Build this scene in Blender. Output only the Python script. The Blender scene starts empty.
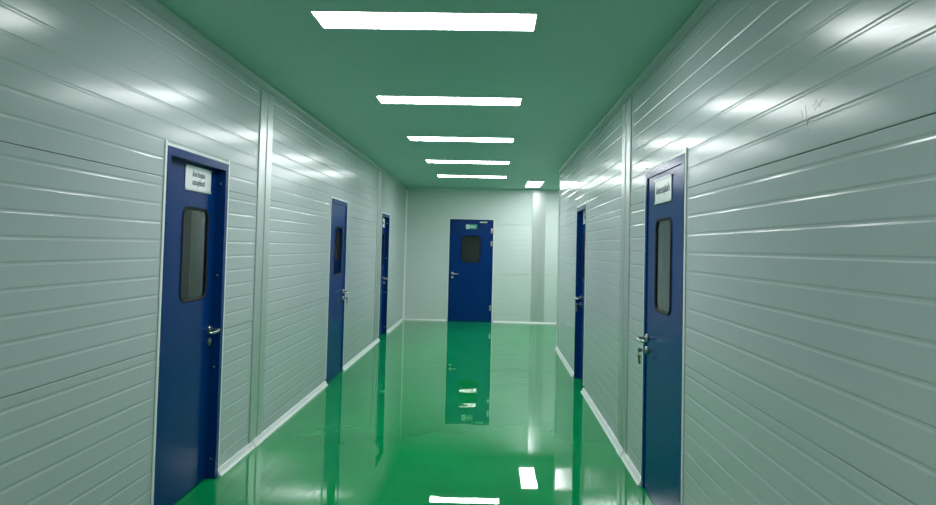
import bpy, bmesh, math, random
from mathutils import Vector, Matrix
random.seed(7)
S = bpy.context.scene
COL = S.collection

# ------------------------------------------------------------------ camera, world, exposure
CAM_H = 1.5035
def camera():
    yaw, pitch, roll = (math.radians(a) for a in (2.0556, 2.1602, 1.3743))
    fw = Vector((-math.sin(yaw) * math.cos(pitch), math.cos(yaw) * math.cos(pitch), math.sin(pitch)))
    rt = Vector((math.cos(yaw), math.sin(yaw), 0))
    up = rt.cross(fw)
    r2 = math.cos(roll) * rt + math.sin(roll) * up
    u2 = -math.sin(roll) * rt + math.cos(roll) * up
    c = bpy.data.cameras.new('camera')
    c.sensor_width = 36
    c.lens = 719.0 / 936.0 * 36.0
    c.shift_y = -(252.5 - 219.9) / 936.0
    c.clip_start = 0.05
    c.clip_end = 100
    o = bpy.data.objects.new('camera', c)
    m = Matrix((r2, u2, -fw)).transposed().to_4x4()
    m.translation = (0, 0, CAM_H)
    o.matrix_world = m
    COL.objects.link(o)
    S.camera = o
camera()
W = bpy.data.worlds.new('world')
S.world = W
W.use_nodes = True
W.node_tree.nodes['Background'].inputs[0].default_value = (0, 0, 0, 1)
W.node_tree.nodes['Background'].inputs[1].default_value = 0
LAMP_STRENGTH = 27.5
S.view_settings.view_transform = 'Standard'
S.view_settings.look = 'None'
S.view_settings.gamma = 1
S.view_settings.use_curve_mapping = False
S.view_settings.exposure = 0.0
S.cycles.max_bounces = 16
S.cycles.diffuse_bounces = 8
S.cycles.glossy_bounces = 8
S.cycles.transmission_bounces = 10
S.cycles.sample_clamp_indirect = 8.0

# ------------------------------------------------------------------ materials
def new_mat(name):
    m = bpy.data.materials.new(name)
    m.use_nodes = True
    nt = m.node_tree
    return m, nt, nt.nodes['Principled BSDF']

def paint(name, col, rough=0.4, metal=0.0, spec=0.5, var=0.04, vscale=3.0, stretch=(1, 1, 1), bump=0.0, bscale=6.0,
          bdist=0.01, rvar=0.0, coat=0.0, coat_rough=0.03, ior=1.5, bdetail=2.0):
    m, nt, b = new_mat(name)
    N, L = nt.nodes, nt.links
    tc = N.new('ShaderNodeTexCoord')
    mp = N.new('ShaderNodeMapping')
    mp.inputs['Scale'].default_value = stretch
    L.new(tc.outputs['Object'], mp.inputs['Vector'])
    n = N.new('ShaderNodeTexNoise')
    n.inputs['Scale'].default_value = vscale
    n.inputs['Detail'].default_value = 4
    L.new(mp.outputs[0], n.inputs['Vector'])
    cr = N.new('ShaderNodeValToRGB')
    cr.color_ramp.elements[0].position = 0.3
    cr.color_ramp.elements[1].position = 0.7
    cr.color_ramp.elements[0].color = (*[c * (1 - var) for c in col], 1)
    cr.color_ramp.elements[1].color = (*[min(1, c * (1 + var)) for c in col], 1)
    L.new(n.outputs['Fac'], cr.inputs['Fac'])
    L.new(cr.outputs['Color'], b.inputs['Base Color'])
    b.inputs['Roughness'].default_value = rough
    if rvar:
        mr = N.new('ShaderNodeMapRange')
        mr.inputs['From Min'].default_value = 0.35
        mr.inputs['From Max'].default_value = 0.7
        mr.inputs['To Min'].default_value = rough
        mr.inputs['To Max'].default_value = rough + rvar
        L.new(n.outputs['Fac'], mr.inputs['Value'])
        L.new(mr.outputs[0], b.inputs['Roughness'])
    b.inputs['Metallic'].default_value = metal
    b.inputs['Specular IOR Level'].default_value = spec
    b.inputs['IOR'].default_value = ior
    b.inputs['Coat Weight'].default_value = coat
    b.inputs['Coat Roughness'].default_value = coat_rough
    if bump:
        n2 = N.new('ShaderNodeTexNoise')
        n2.inputs['Scale'].default_value = bscale
        n2.inputs['Detail'].default_value = bdetail
        L.new(mp.outputs[0], n2.inputs['Vector'])
        bp = N.new('ShaderNodeBump')
        bp.inputs['Strength'].default_value = bump
        bp.inputs['Distance'].default_value = bdist
        L.new(n2.outputs['Fac'], bp.inputs['Height'])
        L.new(bp.outputs[0], b.inputs['Normal'])
        if coat:
            L.new(bp.outputs[0], b.inputs['Coat Normal'])
    return m

M = {}
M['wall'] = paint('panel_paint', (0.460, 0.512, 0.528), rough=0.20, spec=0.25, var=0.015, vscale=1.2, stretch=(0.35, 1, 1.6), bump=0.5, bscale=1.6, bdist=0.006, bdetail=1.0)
M['wall_lightened'] = paint('lightened_panel_paint', (0.61, 0.68, 0.68), rough=0.30, spec=0.35, var=0.015, vscale=1.2, stretch=(0.35, 1, 1.6), bump=0.2, bscale=1.6, bdist=0.006, bdetail=1.0)  # lighter copy of the panel paint; far wall brightness put into the colour
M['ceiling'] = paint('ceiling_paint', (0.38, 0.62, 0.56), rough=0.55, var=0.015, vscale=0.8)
M['floor'] = paint('epoxy_floor', (0.001, 0.265, 0.070), rough=0.012, spec=0.36, var=0.13, vscale=1.3, bump=0.25, bscale=2.2, bdist=0.004, rvar=0.012, bdetail=1.5)
M['blue'] = paint('blue_door_paint', (0.001, 0.032, 0.165), rough=0.20, spec=0.12, var=0.05, vscale=2.0, bump=0.1, bscale=3, bdist=0.004)
M['trim'] = paint('white_profile', (0.74, 0.78, 0.77), rough=0.35, var=0.03, vscale=5)
M['alu'] = paint('satin_aluminium', (0.62, 0.66, 0.66), rough=0.32, metal=0.65, var=0.06, vscale=4, stretch=(1, 1, 0.2))
M['steel'] = paint('brushed_steel', (0.50, 0.49, 0.46), rough=0.30, metal=1.0, var=0.08, vscale=20)
M['rubber'] = paint('black_rubber', (0.006, 0.008, 0.010), rough=0.6, spec=0.25, var=0.2, vscale=10)
M['paper'] = paint('sign_paper', (0.80, 0.83, 0.84), rough=0.25, var=0.02, vscale=8)
M['ink'] = paint('navy_ink', (0.02, 0.03, 0.08), rough=0.5, var=0.1, vscale=20)
M['green_sign'] = paint('sign_green', (0.01, 0.30, 0.20), rough=0.3, var=0.05, vscale=10)
M['white_print'] = paint('white_print', (0.75, 0.85, 0.82), rough=0.4, var=0.03, vscale=10)
M['brass'] = paint('brass_key', (0.45, 0.34, 0.14), rough=0.3, metal=1.0, var=0.1, vscale=30)
M['joint'] = paint('dark_joint', (0.10, 0.13, 0.12), rough=0.7, var=0.1, vscale=10)
M['scuff'] = paint('grey_scuff', (0.27, 0.27, 0.25), rough=0.5, var=0.2, vscale=30)

def glass(name, ior):
    m, nt, b = new_mat(name)
    N, L = nt.nodes, nt.links
    b.inputs['Base Color'].default_value = (0.85, 0.93, 0.90, 1)
    b.inputs['Transmission Weight'].default_value = 1.0
    b.inputs['Roughness'].default_value = 0.0
    b.inputs['IOR'].default_value = ior
    tc = N.new('ShaderNodeTexCoord')
    n = N.new('ShaderNodeTexNoise')
    n.inputs['Scale'].default_value = 3
    L.new(tc.outputs['Object'], n.inputs['Vector'])
    bp = N.new('ShaderNodeBump')
    bp.inputs['Strength'].default_value = 0.02
    bp.inputs['Distance'].default_value = 0.002
    L.new(n.outputs['Fac'], bp.inputs['Height'])
    L.new(bp.outputs[0], b.inputs['Normal'])
    return m
M['glass'] = glass('coated_window_glass', 1.27)
M['clear_glass'] = glass('clear_window_glass', 1.52)

def lamp_mat():
    m, nt, b = new_mat('lamp_diffuser')
    b.inputs['Base Color'].default_value = (0.8, 0.8, 0.8, 1)
    b.inputs['Emission Color'].default_value = (0.97, 1.0, 1.0, 1)
    b.inputs['Emission Strength'].default_value = LAMP_STRENGTH
    return m
M['lamp'] = lamp_mat()

# ------------------------------------------------------------------ mesh helpers
def merge(dst, src):
    me = bpy.data.meshes.new('tmp')
    src.to_mesh(me)
    dst.from_mesh(me)
    bpy.data.meshes.remove(me)
    src.free()

def box(bm, x0, x1, y0, y1, z0, z1, bev=0.0, seg=2):
    b = bmesh.new()
    v = [b.verts.new((x, y, z)) for x in (x0, x1) for y in (y0, y1) for z in (z0, z1)]
    for f in ((0, 1, 3, 2), (4, 6, 7, 5), (0, 4, 5, 1), (2, 3, 7, 6), (0, 2, 6, 4), (1, 5, 7, 3)):
        b.faces.new([v[i] for i in f])
    bmesh.ops.recalc_face_normals(b, faces=b.faces[:])
    if bev:
        bmesh.ops.bevel(b, geom=b.edges[:], offset=bev, segments=seg, affect='EDGES', profile=0.5)
    merge(bm, b)

def extrude_x(bm, prof, x0, x1, cap=True):
    """closed profile of (y, z) swept along x"""
    b = bmesh.new()
    A = [b.verts.new((x0, y, z)) for y, z in prof]
    B = [b.verts.new((x1, y, z)) for y, z in prof]
    n = len(prof)
    for i in range(n):
        b.faces.new((A[i], A[(i + 1) % n], B[(i + 1) % n], B[i]))
    if cap:
        b.faces.new(A)
        b.faces.new(B[::-1])
    bmesh.ops.recalc_face_normals(b, faces=b.faces[:])
    merge(bm, b)

def extrude_z(bm, prof, z0, z1):
    """closed outline of (x, y) swept upward"""
    b = bmesh.new()
    A = [b.verts.new((x, y, z0)) for x, y in prof]
    B = [b.verts.new((x, y, z1)) for x, y in prof]
    n = len(prof)
    for i in range(n):
        b.faces.new((A[i], A[(i + 1) % n], B[(i + 1) % n], B[i]))
    b.faces.new(A)
    b.faces.new(B[::-1])
    bmesh.ops.recalc_face_normals(b, faces=b.faces[:])
    merge(bm, b)

def tube(bm, pts, rad, n=12):
    b = bmesh.new()
    pts = [Vector(p) for p in pts]
    if not isinstance(rad, (list, tuple)):
        rad = [rad] * len(pts)
    rings = []
    ref = None
    for i, p in enumerate(pts):
        t = (pts[min(i + 1, len(pts) - 1)] - pts[max(i - 1, 0)]).normalized()
        if ref is None:
            ref = t.orthogonal().normalized()
        u = (ref - t * ref.dot(t)).normalized()
        ref = u
        w = t.cross(u)
        rings.append([b.verts.new(p + (u * math.cos(2 * math.pi * k / n) + w * math.sin(2 * math.pi * k / n)) * rad[i]) for k in range(n)])
    for a, c in zip(rings, rings[1:]):
        for k in range(n):
            b.faces.new((a[k], a[(k + 1) % n], c[(k + 1) % n], c[k]))
    b.faces.new(rings[0][::-1])
    b.faces.new(rings[-1])
    bmesh.ops.recalc_face_normals(b, faces=b.faces[:])
    merge(bm, b)

def lathe_y(bm, prof, cx, cz, n=24):
    """profile of (radius, y) turned around a line along y through (cx, cz)"""
    b = bmesh.new()
    rings = [[b.verts.new((cx + r * math.cos(2 * math.pi * k / n), y, cz + r * math.sin(2 * math.pi * k / n))) for k in range(n)] for r, y in prof]
    for a, c in zip(rings, rings[1:]):
        for k in range(n):
            b.faces.new((a[k], a[(k + 1) % n], c[(k + 1) % n], c[k]))
    b.faces.new(rings[0][::-1])
    b.faces.new(rings[-1])
    bmesh.ops.recalc_face_normals(b, faces=b.faces[:])
    merge(bm, b)

def rrect(x0, x1, z0, z1, r, seg=6):
    pts = []
    for cx, cz, a0 in ((x1 - r, z0 + r, -90), (x1 - r, z1 - r, 0), (x0 + r, z1 - r, 90), (x0 + r, z0 + r, 180)):
        for k in range(seg + 1):
            a = math.radians(a0 + 90 * k / seg)
            pts.append((cx + r * math.cos(a), cz + r * math.sin(a)))
    return pts

def slab_with_hole(bm, outer, inner, y0, y1):
    b = bmesh.new()
    loops = []
    for y in (y0, y1):
        lo = [b.verts.new((x, y, z)) for x, z in outer]
        li = [b.verts.new((x, y, z)) for x, z in inner]
        eo = [b.edges.new((lo[i], lo[(i + 1) % len(lo)])) for i in range(len(lo))]
        ei = [b.edges.new((li[i], li[(i + 1) % len(li)])) for i in range(len(li))]
        bmesh.ops.triangle_fill(b, use_beauty=True, edges=eo + ei)
        loops.append((lo, li))
    for k in (0, 1):
        A, B = loops[0][k], loops[1][k]
        n = len(A)
        for i in range(n):
            b.faces.new((A[i], A[(i + 1) % n], B[(i + 1) % n], B[i]))
    bmesh.ops.recalc_face_normals(b, faces=b.faces[:])
    merge(bm, b)

def ring_loft(bm, loops):
    """closed lofts between equally long point loops (list of lists of xyz), joined back to the first"""
    b = bmesh.new()
    R = [[b.verts.new(p) for p in lp] for lp in loops]
    n = len(R[0])
    for i in range(len(R)):
        a, c = R[i], R[(i + 1) % len(R)]
        for k in range(n):
            b.faces.new((a[k], a[(k + 1) % n], c[(k + 1) % n], c[k]))
    bmesh.ops.recalc_face_normals(b, faces=b.faces[:])
    merge(bm, b)

def obj(name, bm, mat, parent=None, smooth=None):
    me = bpy.data.meshes.new(name)
    bm.to_mesh(me)
    bm.free()
    me.materials.append(mat)
    if smooth is not None:
        for p in me.polygons:
            p.use_smooth = True
        me.set_sharp_from_angle(angle=math.radians(smooth))
    o = bpy.data.objects.new(name, me)
    COL.objects.link(o)
    if parent:
        o.parent = parent
    return o

def tag(o, label, cat, group=None, kind=None):
    o['label'] = label
    o['category'] = cat
    if group:
        o['group'] = group
    if kind:
        o['kind'] = kind
    return o

def empty(name, loc=(0, 0, 0), rz=0.0):
    o = bpy.data.objects.new(name, None)
    o.empty_display_size = 0.1
    o.location = loc
    o.rotation_euler = (0, 0, rz)
    COL.objects.link(o)
    return o

def text_mesh(name, txt, size, mat, parent, loc, depth=0.0012, width=None):
    """raised lettering facing local -y, centred at loc"""
    c = bpy.data.curves.new(name, 'FONT')
    c.body = txt
    c.size = size
    c.align_x = 'CENTER'
    c.align_y = 'CENTER'
    c.extrude = depth
    c.offset = size * 0.012
    t = bpy.data.objects.new(name, c)
    COL.objects.link(t)
    dg = bpy.context.evaluated_depsgraph_get()
    me = bpy.data.meshes.new_from_object(t.evaluated_get(dg))
    bpy.data.objects.remove(t)
    bpy.data.curves.remove(c)
    me.name = name
    xs = [v.co.x for v in me.vertices]
    zs = [v.co.y for v in me.vertices]
    if width and xs:
        k = width / (max(xs) - min(xs))
        cx, cy = (max(xs) + min(xs)) / 2, (max(zs) + min(zs)) / 2
        for v in me.vertices:
            v.co = Vector(((v.co.x - cx) * k, (v.co.y - cy) * k, v.co.z))
    me.transform(Matrix.Rotation(math.radians(90), 4, 'X'))
    me.materials.clear()
    me.materials.append(mat)
    o = bpy.data.objects.new(name, me)
    o.location = loc
    o.parent = parent
    COL.objects.link(o)
    return o

# ------------------------------------------------------------------ the shell
H = 2.7
XL, LSK = -1.7365, -0.0063
XR = 0.9912
YF, YR, YB = 14.6, 10.96, -4.0
XE = 4.2
LEFT_LOC, LEFT_ROT = (XL - LSK * 5, 0, 0), math.radians(90) - math.atan(LSK)      # local x runs away from the viewer
RIGHT_LOC, RIGHT_ROT = (XR, 0, 0), math.radians(-90)                              # local x runs towards the viewer
WT = 0.11

SEAMS = (0.930, 1.832)
def grooves(seams, half=0.049, pitch=0.0945, pw=0.902):
    g = []
    for top in [seams[0] + k * pw for k in range(-1, 4)]:
        g += [top - half - pitch * k for k in range(9)]
    return sorted(g)

def panel_profile(z0, z1, seams, gs, dep, hw, sw=0.0014):
    """front of the sheet, from z0 to z1, as (y, z): shallow flat-bottomed grooves and a tight joint at each seam"""
    items = [(z, 'g') for z in gs] + [(z, 's') for z in seams]
    pts = [(0.0, z0)]
    for z, k in sorted(items):
        if z < z0 + 0.02 or z > z1 - 0.02:
            continue
        if k == 'g':
            pts += [(0, z - hw), (dep, z - hw * 0.35), (dep, z + hw * 0.35), (0, z + hw)]
        else:
            pts += [(0, z - 0.005), (0.0012, z - sw - 0.0002), (0.010, z - sw), (0.010, z + sw), (0.0012, z + sw + 0.0002), (0, z + 0.005)]
    pts.append((0.0, z1))
    return pts

def wall(name, loc, rot, x0, x1, openings, seams, gs, label, dep=0.0015, hw=0.0090, mat=None):
    bm = bmesh.new()
    cuts = []
    x = x0
    for a, b_, h in sorted(openings):
        cuts.append((x, a, 0.0))
        cuts.append((a, b_, h))
        x = b_
    cuts.append((x, x1, 0.0))
    for a, b_, z0 in cuts:
        p = panel_profile(z0, H, seams, gs, dep, hw, 0.004 if seams is FS else 0.0014)
        extrude_x(bm, p + [(WT, H), (WT, z0)], a, b_)
    o = obj(name, bm, mat or M['wall'])
    o.location = loc
    o.rotation_euler = (0, 0, rot)
    return tag(o, label, 'wall', None, 'structure')

def door_x(right, near, far):
    """local centre and width on a side wall from distances along the corridor"""
    c = (near + far) / 2
    return (-c if right else c), far - near

# (centre, width, height) in wall coordinates
D1 = (*door_x(False, 3.705, 4.590), 2.000)
D2 = (*door_x(False, 7.660, 8.520), 1.995)
D3 = (*door_x(False, 11.33, 12.19), 2.010)
D4 = (*door_x(True, 7.720, 8.560), 1.995)
D5 = (*door_x(True, 3.755, 4.705), 2.017)
D6 = (-0.4465, 0.886, 2.065)
def op(d, e=0.0):
    return (d[0] - d[1] / 2 - e, d[0] + d[1] / 2 + e, d[2] + e)

FS = (0.975, 1.975)
GS = grooves(SEAMS)
wall('wall_left', LEFT_LOC, LEFT_ROT, YB, YF, [op(D1), op(D2), op(D3)], [0.028] + list(SEAMS), GS,
     'long white ribbed panel wall on the left with three blue doors')
wl = None
wr = wall('wall_right', RIGHT_LOC, RIGHT_ROT, -YR, -YB, [op(D4), op(D5)], [0.028] + list(SEAMS), GS,
     'white ribbed panel wall on the right with two blue doors')
gf = [FS[0] - 0.05 - 0.1 * k for k in range(9)] + [FS[1] - 0.05 - 0.1 * k for k in range(9)] + [FS[1] + 0.95 - 0.1 * k for k in range(9)]
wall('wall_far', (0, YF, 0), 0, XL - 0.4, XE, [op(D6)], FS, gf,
     'white panel wall closing the corridor at its far end', dep=0.0016, hw=0.006, mat=M['wall_lightened'])
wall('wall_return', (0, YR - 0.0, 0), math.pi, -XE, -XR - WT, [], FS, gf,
     'white panel wall turning right into the side passage', dep=0.0016, hw=0.006, mat=M['wall_lightened'])
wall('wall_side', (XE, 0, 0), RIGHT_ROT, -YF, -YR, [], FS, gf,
     'white panel wall at the end of the side passage', dep=0.0016, hw=0.006, mat=M['wall_lightened'])
wall('wall_front', (0, YB, 0), math.pi, -XR - 0.2, -XL + 0.2, [], SEAMS, GS,
     'white panel wall closing the corridor behind the viewer')

LSHAPE = [(XL - 0.3, YB - WT), (XR + WT, YB - WT), (XR + WT, YR - WT), (XE + WT, YR - WT), (XE + WT, YF + WT), (XL - 0.3, YF + WT)]
bm = bmesh.new()
extrude_z(bm, LSHAPE, -0.12, 0.0)
tag(obj('floor', bm, M['floor']), 'glossy green epoxy floor of the corridor', 'floor', None, 'structure')
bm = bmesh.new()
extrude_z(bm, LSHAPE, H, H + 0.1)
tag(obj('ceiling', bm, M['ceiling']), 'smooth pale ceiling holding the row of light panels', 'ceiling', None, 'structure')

# ceiling coves, along the top of the side walls
def cove(n, d=0.030, h=0.058):
    pts = [(-0.0005, H - 0.0005), (-d, H - 0.0005), (-d, H - 0.006)]
    for k in range(n + 1):
        a = math.radians(90 * k / n)
        pts.append((-d + 0.006 + (d - 0.012) * math.sin(a) * 1.0, H - 0.006 - (h - 0.012) * (1 - math.cos(a))))
    pts += [(-0.006, H - h), (-0.0005, H - h)]
    return pts
def wall_piece(name, bm, mat, loc, rot, label, cat, smooth=None):
    o = obj(name, bm, mat, None, smooth)
    o.location = loc
    o.rotation_euler = (0, 0, rot)
    return tag(o, label, cat, None, 'structure')

bm = bmesh.new(); extrude_x(bm, cove(5), YB, YF - 0.001)
wall_piece('trim_1', bm, M['wall'], LEFT_LOC, LEFT_ROT, 'white cove profile where the left wall meets the ceiling', 'trim')
bm = bmesh.new(); extrude_x(bm, cove(5), -YR, -YB)
wall_piece('trim_2', bm, M['wall'], RIGHT_LOC, RIGHT_ROT, 'white cove profile where the right wall meets the ceiling', 'trim')

# panel joint covers: two flat metal strips with a channel between them
def joint_cover(name, loc, rot, xa, xb, label, z0=0.05, z1=H - 0.066):
    w = (xb - xa)
    t = 0.009
    ch = w * 0.07
    mid = (xa + xb) / 2
    bm = bmesh.new()
    box(bm, xa, mid - ch, -t, -0.0004, z0, z1, 0.002, 1)
    box(bm, mid + ch, xb, -t, -0.0004, z0, z1, 0.002, 1)
    box(bm, mid - ch, mid + ch, -0.003, -0.0004, z0, z1)
    return wall_piece(name, bm, M['alu'], loc, rot, label, 'joint cover')
joint_cover('trim_3', LEFT_LOC, LEFT_ROT, 5.20, 5.50, 'metal joint cover strip on the left wall beyond the nearest door')
joint_cover('trim_4', LEFT_LOC, LEFT_ROT, 10.86, 11.20, 'metal joint cover strip on the left wall just before its farthest door')
joint_cover('trim_5', RIGHT_LOC, RIGHT_ROT, -5.60, -5.26, 'metal joint cover strip on the right wall between its two doors')
joint_cover('trim_6', (0, YF, 0), 0, 0.785, 1.045, 'metal joint cover strip on the far wall right of the door', 0.05, H - 0.002)

# corner profiles
bm = bmesh.new(); box(bm, -YR - 0.012, -YR + 0.045, -0.008, -0.0004, 0.05, H - 0.067, 0.002, 1); box(bm, -YR - 0.012, -YR - 0.0004, -0.008, 0.06, 0.05, H - 0.002, 0.002, 1)
wall_piece('trim_7', bm, M['trim'], RIGHT_LOC, RIGHT_ROT, 'white corner profile where the right wall ends at the side passage', 'trim')
fx = XL + LSK * (YF - 5)
bm = bmesh.new(); extrude_z(bm, [(fx + 0.0005, YF - 0.0005), (fx + 0.0005, YF - 0.03), (fx + 0.01, YF - 0.018), (fx + 0.018, YF - 0.01), (fx + 0.03, YF - 0.0005)], 0.03, H - 0.067)
wall_piece('trim_8', bm, M['trim'], (0, 0, 0), 0, 'white cove profile in the far left corner', 'trim')

# baseboards: low sloping profile with a lip line near the top
BASE = [(-0.0005, 0.0005), (-0.040, 0.0005), (-0.040, 0.006), (-0.030, 0.014), (-0.020, 0.030), (-0.0155, 0.044), (-0.0125, 0.046), (-0.0125, 0.049), (-0.0145, 0.052), (-0.010, 0.062), (-0.0005, 0.064)]
BASE = [(y * 0.8 if y < -0.001 else y, z * 0.72 if z > 0.001 else z) for y, z in BASE]
BIG = [(y - 0.005 if y < -0.001 else y, z + (0.004 if z > 0.001 else 0)) for y, z in BASE]
def baseboard(name, loc, rot, spans, label, sleeve=None):
    for i, (a, b_) in enumerate(spans):
        bm = bmesh.new()
        extrude_x(bm, BASE, a, b_)
        if sleeve and a < sleeve[0] < b_:
            extrude_x(bm, BIG, *sleeve)
        wall_piece(name, bm, M['trim'], loc, rot, label[i], 'baseboard')
E_ = 0.004
def dl(d): return d[0] - d[1] / 2 - E_
def dr(d): return d[0] + d[1] / 2 + E_
baseboard('baseboard_left', LEFT_LOC, LEFT_ROT, [(YB, dl(D1)), (dr(D1), dl(D2)), (dr(D2), dl(D3)), (dr(D3), YF)],
          ['white baseboard on the left wall before the nearest door', 'white baseboard on the left wall between the nearest and the middle door',
           'white baseboard on the left wall between the middle and the farthest door', 'white baseboard on the left wall from the farthest door to the corner'], (5.27, 5.43))
baseboard('baseboard_right', RIGHT_LOC, RIGHT_ROT, [(-YR, dl(D4)), (dr(D4), dl(D5)), (dr(D5), -YB)],
          ['white baseboard on the right wall from the farther door to the wall end', 'white baseboard on the right wall between its two doors',
           'white baseboard on the right wall on the viewer side of the nearest door'], (-5.50, -5.34))
SMALL = [(y * 0.7, z * 0.55) for y, z in BASE]
for i, (a, b_) in enumerate([(fx + 0.03, D6[0] - D6[1] / 2 - 0.03), (D6[0] + D6[1] / 2 + 0.03, XE)]):
    bm = bmesh.new(); extrude_x(bm, SMALL, a, b_)
    wall_piece('baseboard_far', bm, M['trim'], (0, YF, 0), 0, ['white baseboard on the far wall left of the door', 'white baseboard on the far wall right of the door'][i], 'baseboard')

# scuffs on the near right wall, high beside the nearest door
bm = bmesh.new()
def scratch(pts, w):
    for (xa, za), (xb, zb) in zip(pts, pts[1:]):
        d = Vector((xb - xa, zb - za)); n = Vector((-d.y, d.x)).normalized() * w
        q = [(xa + n.x, za + n.y), (xb + n.x, zb + n.y), (xb - n.x, zb - n.y), (xa - n.x, za - n.y)]
        b = bmesh.new(); A = [b.verts.new((x, -0.0004, z)) for x, z in q]; B = [b.verts.new((x, 0.0002, z)) for x, z in q]
        b.faces.new(A); b.faces.new(B[::-1])
        for i in range(4): b.faces.new((A[i], A[(i + 1) % 4], B[(i + 1) % 4], B[i]))
        bmesh.ops.recalc_face_normals(b, faces=b.faces[:]); merge(bm, b)
scratch([(-2.36, 1.975), (-2.345, 1.945)], 0.0011)
scratch([(-2.33, 1.985), (-2.315, 1.915), (-2.30, 1.95)], 0.0010)
scratch([(-2.31, 1.905), (-2.29, 1.895)], 0.0014)
scratch([(-2.275, 1.965), (-2.25, 1.985), (-2.23, 1.962), (-2.21, 1.98), (-2.185, 1.97)], 0.0010)
scratch([(-2.265, 1.955), (-2.24, 1.965), (-2.215, 1.958)], 0.0010)
scratch([(-2.66, 1.955), (-2.645, 1.950)], 0.003)
obj('scuff_mark', bm, M['scuff'], wr)

# ------------------------------------------------------------------ doors
def lever(root, hx, hz, y, dirn):
    """lever on a round rose at (hx, hz) on a leaf whose face lies at y; the grip points to dirn"""
    bm = bmesh.new()
    lathe_y(bm, [(0.0, y + 0.0), (0.026, y), (0.027, y - 0.006), (0.024, y - 0.010), (0.012, y - 0.0115), (0.0105, y - 0.018)], hx, hz)
    p = [(hx, y - 0.005, hz), (hx, y - 0.045, hz), (hx + dirn * 0.004, y - 0.056, hz - 0.001), (hx + dirn * 0.014, y - 0.063, hz - 0.003), (hx + dirn * 0.035, y - 0.064, hz - 0.007),
         (hx + dirn * 0.07, y - 0.060, hz - 0.011), (hx + dirn * 0.10, y - 0.053, hz - 0.011), (hx + dirn * 0.118, y - 0.046, hz - 0.009), (hx + dirn * 0.126, y - 0.042, hz - 0.008)]
    tube(bm, p, [0.0085, 0.0085, 0.009, 0.0095, 0.009, 0.0085, 0.008, 0.0075, 0.005], 12)
    obj('lever_handle', bm, M['steel'], root, 40)
    bm = bmesh.new()
    kz = hz - 0.078
    lathe_y(bm, [(0.0, y), (0.025, y), (0.026, y - 0.006), (0.023, y - 0.010), (0.009, y - 0.0105), (0.0085, y - 0.016), (0.0, y - 0.016)], hx, kz)
    box(bm, hx - 0.005, hx + 0.005, y - 0.014, y, kz - 0.020, kz, 0.001, 1)
    obj('lock_escutcheon', bm, M['steel'], root, 40)
    return kz

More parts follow.
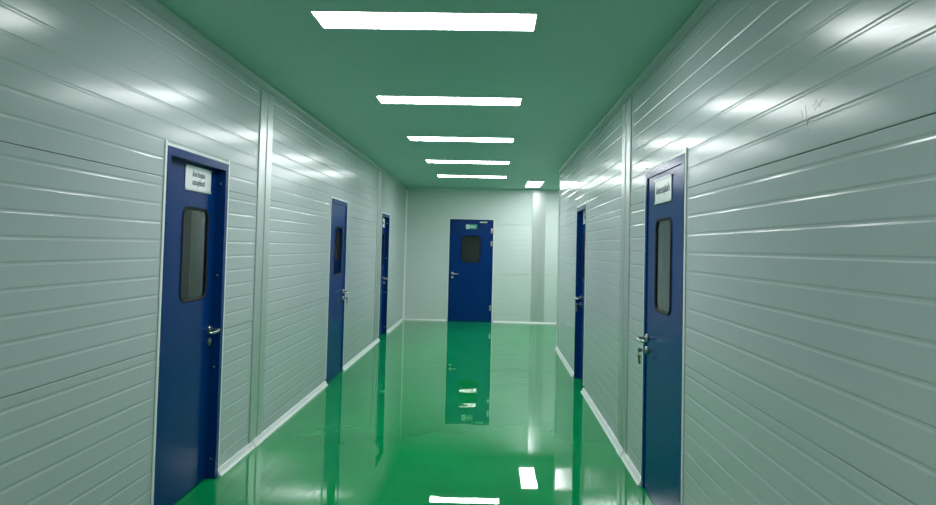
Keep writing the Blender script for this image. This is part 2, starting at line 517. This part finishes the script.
def door(n, d, loc, rot, recess, handle, label, win_x, win_z=(1.142, 1.702), win_w=0.385, hz=0.945, group='blue steel doors along the corridor', hinge=False, dots=False, fw=0.045):
    cx, w, h = d
    c, s = math.cos(rot), math.sin(rot)
    root = empty('door_%d' % n, (loc[0] + c * cx, loc[1] + s * cx, 0), rot)
    tag(root, label, 'door', group, 'structure')
    hw = w / 2
    # frame
    fp = 0.010
    prof = [(0.0005, -fp), (fw, -fp), (fw, recess), (fw + 0.012, recess), (fw + 0.012, recess + 0.05), (0.0005, recess + 0.05)] if recess > 0.02 else \
           [(0.0005, -fp), (fw, -fp), (fw, 0.05), (0.0005, 0.05)]
    b = bmesh.new()
    st = []
    for ww, y in prof:
        st.append([b.verts.new(p) for p in ((-hw + ww, y, 0.001), (-hw + ww, y, h - ww), (hw - ww, y, h - ww), (hw - ww, y, 0.001))])
    m_ = len(st)
    for i in range(m_):
        a, c2 = st[i], st[(i + 1) % m_]
        for k in range(3):
            b.faces.new((a[k], a[k + 1], c2[k + 1], c2[k]))
    b.faces.new([q[0] for q in st]); b.faces.new([q[3] for q in st][::-1])
    bmesh.ops.recalc_face_normals(b, faces=b.faces[:])
    frame = obj('door_frame', b, M['blue'], root)
    # slim pale edging round the frame
    for sx in (-1, 1):
        bm = bmesh.new()
        box(bm, min(sx * hw, sx * (hw + 0.024)), max(sx * hw, sx * (hw + 0.024)), -0.008, -0.0004, 0.066, h + 0.028, 0.002, 1)
        obj('edge_trim', bm, M['trim'], root)
    bm = bmesh.new()
    box(bm, -hw, hw, -0.008, -0.0004, h + 0.0005, h + 0.016, 0.002, 1)
    obj('edge_trim', bm, M['trim'], root)
    # leaf
    ly = recess if recess > 0.02 else -0.002
    lx = hw - fw + (0.010 if recess > 0.02 else -0.003)
    lt = h - fw + (0.010 if recess > 0.02 else -0.003)
    wx0, wx1 = win_x - win_w / 2, win_x + win_w / 2
    hole = rrect(wx0 + 0.012, wx1 - 0.012, win_z[0] + 0.012, win_z[1] - 0.012, 0.055)
    bm = bmesh.new()
    slab_with_hole(bm, [(-lx, 0.006), (lx, 0.006), (lx, lt), (-lx, lt)], hole, ly - (0.001 if recess > 0.02 else 0), ly + 0.044)
    obj('door_leaf', bm, M['blue'], root)
    # rubber gasket and panes
    bm = bmesh.new()
    def lp(i, y, r):
        return [(x, y, z) for x, z in rrect(wx0 + i, wx1 - i, win_z[0] + i, win_z[1] - i, r)]
    ring_loft(bm, [lp(0, ly - 0.0012, 0.066), lp(0.004, ly - 0.007, 0.062), lp(0.015, ly - 0.006, 0.052), lp(0.019, ly - 0.003, 0.048), lp(0.019, ly + 0.010, 0.048), lp(0.0125, ly + 0.010, 0.0545), lp(0.0125, ly - 0.0012, 0.0545)])
    obj('window_gasket', bm, M['rubber'], root, 40)
    bm = bmesh.new()
    o_ = rrect(wx0 + 0.014, wx1 - 0.014, win_z[0] + 0.014, win_z[1] - 0.014, 0.053)
    for ya, yb in (((ly + 0.002, ly + 0.006), (ly + 0.034, ly + 0.038)) if n == 6 else ((ly + 0.002, ly + 0.007),)):
        b = bmesh.new()
        A = [b.verts.new((x, ya, z)) for x, z in o_]; B = [b.verts.new((x, yb, z)) for x, z in o_]
        b.faces.new(A); b.faces.new(B[::-1])
        for i in range(len(A)): b.faces.new((A[i], A[(i + 1) % len(A)], B[(i + 1) % len(A)], B[i]))
        bmesh.ops.recalc_face_normals(b, faces=b.faces[:]); merge(bm, b)
    pane = obj('window_pane', bm, M['clear_glass' if n == 6 else 'glass'], root)
    if n == 2:
        pane.rotation_euler = (0.0, 0, 0.012)
    # handle
    hx = handle * (lx - 0.040)
    kz = lever(root, hx, hz, ly - 0.001, -handle)
    if dots:
        for z in (1.872, 1.285, 0.703, 0.126):
            bm = bmesh.new()
            x = handle * (hw - fw)
            b = bmesh.new()
            lathe_y(b, [(0.0, 0), (0.008, 0), (0.007, -0.003), (0.003, -0.004)], 0, 0, 12)
            bmesh.ops.rotate(b, verts=b.verts[:], cent=(0, 0, 0), matrix=Matrix.Rotation(math.radians(-90 * handle), 3, 'Z'))
            bmesh.ops.translate(b, verts=b.verts[:], vec=(x, recess * 0.45, z))
            merge(bm, b)
            obj('screw_cap', bm, M['steel'], frame, 40)
    if hinge:
        for z in (0.28, 1.58, 1.84):
            bm = bmesh.new()
            x = -handle * (hw - fw + 0.0)
            tube(bm, [(x, -0.016, z - 0.055), (x, -0.016, z - 0.05), (x, -0.016, z + 0.05), (x, -0.016, z + 0.055)], [0.004, 0.008, 0.008, 0.004], 12)
            box(bm, x - 0.018, x + 0.018, -0.0125, -0.0105, z - 0.05, z + 0.05)
            obj('hinge', bm, M['steel'], root, 40)
    root['label'] = label
    return root, ly, hx, kz

R5 = 0.050
d1 = door(1, D1, LEFT_LOC, LEFT_ROT, R5, 1, 'blue steel door with a two-line white sign, nearest door on the left wall', 0.092, dots=True)
d2 = door(2, D2, LEFT_LOC, LEFT_ROT, 0.0, 1, 'blue steel door without a sign, middle door of the left wall', 0.010)
d3 = door(3, D3, LEFT_LOC, LEFT_ROT, R5, 1, 'recessed blue door with a white sign, farthest on the left wall near the corner', 0.05, dots=True)
d4 = door(4, D4, RIGHT_LOC, RIGHT_ROT, R5, -1, 'recessed blue door on the right wall, farther one near the wall end', -0.02)
d5 = door(5, D5, RIGHT_LOC, RIGHT_ROT, 0.0, -1, 'blue steel door with a one-line white sign, nearest door on the right wall', 0.010, hz=0.955)
d6 = door(6, D6, (0, YF, 0), 0, 0.0, -1, 'navy blue door with a green exit sign in the far wall', 0.0, (1.188, 1.735), 0.385, 0.965, hinge=True, fw=0.03)
# small pale closer bracket at the top of the far door
bm = bmesh.new()
box(bm, 0.165, 0.315, -0.040, -0.011, 1.998, 2.022, 0.003, 1)
box(bm, 0.18, 0.30, -0.052, -0.040, 2.006, 2.016, 0.002, 1)
obj('closer_bracket', bm, M['trim'], d6[0])

# ------------------------------------------------------------------ signs on the doors
def in_wall(root, x, y, z):
    m = Matrix.Translation(root.location) @ Matrix.Rotation(root.rotation_euler.z, 4, 'Z')
    return m @ Vector((x, y, z))

def door_sign(root, ly, x, z, w, h, lines, label, tilt=0.0):
    """clear-edged sign holder with a printed sheet, back on the leaf"""
    o = empty('door_sign', in_wall(root, x, ly - 0.0015, z), root.rotation_euler.z)
    tag(o, label, 'sign', 'white name signs on the doors')
    bm = bmesh.new()
    box(bm, -w / 2, w / 2, -0.004, 0, 0, h, 0.001, 1)
    obj('backplate', bm, M['paper'], o)
    bm = bmesh.new()
    box(bm, -w / 2, w / 2, -0.008, -0.0041, 0, 0.012, 0.001, 1)
    box(bm, -w / 2, w / 2, -0.008, -0.0041, h - 0.012, h, 0.001, 1)
    obj('holder_rail', bm, M['alu'], o)
    n = len(lines)
    for i, (t, tw) in enumerate(lines):
        text_mesh('lettering', t, 0.05, M['ink'], o, (0, -0.0046, h * (0.5 + 0.17 * ((n - 1) - 2 * i))), 0.0006, tw)
    return o
door_sign(d1[0], d1[1], 0.103, 1.795, 0.378, 0.146, [('ห้องวัตถุดิบ', 0.185), ('บรรจุภัณฑ์', 0.18)],
          'white sign with two lines of dark lettering on the nearest left door')
door_sign(d3[0], d3[1], 0.06, 1.795, 0.36, 0.150, [('ห้องบรรจุ', 0.20)], 'white sign on the farthest left door by the corner')
door_sign(d4[0], d4[1], -0.03, 1.798, 0.378, 0.150, [('ห้องบรรจุ', 0.20)], 'white sign on the farther door of the right wall')
door_sign(d5[0], d5[1], -0.005, 1.788, 0.398, 0.152, [('ห้องบรรจุสินค้า', 0.325)], 'white sign with one line of dark lettering on the nearest right door')

def exit_sign(root, ly, x, z):
    o = empty('exit_sign', in_wall(root, x, ly - 0.0015, z), root.rotation_euler.z)
    tag(o, 'small green and white exit sign above the window of the far door', 'sign')
    w, h = 0.230, 0.098
    bm = bmesh.new(); box(bm, -w / 2, w / 2, -0.004, 0, 0, h, 0.001, 1)
    obj('sign_plate', bm, M['green_sign'], o)
    bm = bmesh.new(); box(bm, -w / 2 + 0.006, -w / 2 + 0.074, -0.0052, -0.0041, 0.010, h - 0.010)
    pic = obj('pictogram_panel', bm, M['white_print'], o)
    bm = bmesh.new()
    px, pz = -w / 2 + 0.038, 0.049
    def limb(a, b_, r=0.0045):
        tube(bm, [(px + a[0], -0.0058, pz + a[1]), (px + b_[0], -0.0058, pz + b_[1])], r, 8)
    lathe_y(bm, [(0.0, -0.0053), (0.0065, -0.0053), (0.0065, -0.007), (0.0, -0.007)], px + 0.010, pz + 0.026, 14)
    limb((0.006, 0.016), (-0.002, -0.004), 0.006)
    limb((0.006, 0.016), (0.020, 0.008)); limb((0.004, 0.016), (-0.012, 0.010))
    limb((-0.002, -0.004), (0.010, -0.014)); limb((0.010, -0.014), (0.008, -0.028)); limb((-0.002, -0.004), (-0.010, -0.018)); limb((-0.010, -0.018), (-0.022, -0.018))
    obj('running_figure', bm, M['green_sign'], pic, 40)
    text_mesh('lettering', 'EXIT', 0.05, M['white_print'], o, (0.034, -0.0046, h / 2), 0.0006, 0.115)
exit_sign(d6[0], d6[1], -0.003, 1.868)

# ------------------------------------------------------------------ keys left hanging in the locks
def keys(info, label):
    root, ly, hx, kz = info
    y = ly - 0.001
    o = empty('key_bunch', in_wall(root, hx, y - 0.0165, kz), root.rotation_euler.z)
    tag(o, label, 'keys', 'keys hanging in the door locks')
    bm = bmesh.new()
    tube(bm, [(0, 0.001, 0), (0, -0.018, 0)], 0.0035, 8)
    box(bm, -0.0015, 0.0015, -0.042, -0.017, -0.012, 0.012, 0.001, 1)
    obj('key_in_lock', bm, M['steel'], o)
    bm = bmesh.new()
    tube(bm, [(0.014 * math.sin(a), -0.037 - 0.004 * math.sin(a), -0.019 + 0.014 * math.cos(a)) for a in [2 * math.pi * k / 20 for k in range(21)]], 0.0014, 6)
    obj('key_ring', bm, M['steel'], o, 60)
    for i, (dx, tilt) in enumerate(((-0.006, 0.10), (0.005, -0.08))):
        bm = bmesh.new()
        lathe_y(bm, [(0.0, -0.0012), (0.012, -0.0012), (0.012, 0.0012), (0.0, 0.0012)], 0, -0.010, 16)
        box(bm, -0.004, 0.004, -0.001, 0.001, -0.055, -0.018)
        box(bm, 0.003, 0.0065, -0.001, 0.001, -0.052, -0.044); box(bm, 0.003, 0.006, -0.001, 0.001, -0.040, -0.034)
        k = obj('hanging_key', bm, M['brass'] if i else M['steel'], o)
        k.location = (dx, -0.037 + 0.004 * i, -0.030)
        k.rotation_euler = (0.05, tilt, 0.9 * (1 if i else -1))
keys(d2, 'keys hanging in the lock of the middle left door')
keys(d4, 'keys hanging in the lock of the farther right door')
keys(d5, 'keys hanging in the lock of the nearest right door')

# ------------------------------------------------------------------ recessed ceiling light panels
def make_lamp():
    o = empty('ceiling_light')
    w, l = 1.180, 0.300
    bm = bmesh.new()
    rim = 0.012
    ring_loft(bm, [[(sx * (w / 2 - i), sy * (l / 2 - i), z) for sx, sy in ((-1, -1), (1, -1), (1, 1), (-1, 1))]
                   for i, z in ((0, -0.0005), (0, -0.004), (rim, -0.004), (rim, -0.0005))])
    obj('lamp_frame', bm, M['alu'], o)
    bm = bmesh.new()
    box(bm, -w / 2 + rim, w / 2 - rim, -l / 2 + rim, l / 2 - rim, -0.003, -0.0006)
    obj('lamp_diffuser', bm, M['lamp'], o)
    return o
LX = -0.3845
spots = [(LX, 3.770, 0, 'rectangular ceiling light panel nearest the viewer, largest in the photo'),
         (LX, 5.842, 0, 'second rectangular ceiling light panel along the corridor'),
         (LX, 7.952, 0, 'third rectangular ceiling light panel, middle of the visible row of five'),
         (LX, 10.075, 0, 'fourth rectangular ceiling light panel along the corridor'),
         (LX, 12.139, 0, 'farthest ceiling light panel of the row, just before the far wall'),
         (0.735, 13.40, math.pi / 2, 'ceiling light panel turned lengthwise, at right by the side passage'),
         (2.0, 13.40, math.pi / 2, 'added unseen ceiling light panel in the side passage, brightening the far wall'),  # added out of view to brighten the far wall
         (LX, 0.25, 0, 'added unseen ceiling light panel above the viewer, brightening the near walls'),  # unseen panel, added to lift the near walls
         (LX, -1.85, 0, 'added unseen ceiling light panel behind the viewer, filling the near corridor')]  # added behind the view as fill for the near corridor
proto = make_lamp()
for i, (x, y, rz, label) in enumerate(spots):
    if i == 0:
        o = proto
    else:
        o = proto.copy()
        COL.objects.link(o)
        for ch in list(proto.children):
            c = ch.copy()
            COL.objects.link(c)
            c.parent = o
    o.location = (x, y, H)
    o.rotation_euler = (0, 0, rz)
    tag(o, label, 'ceiling light', 'recessed ceiling light panels')
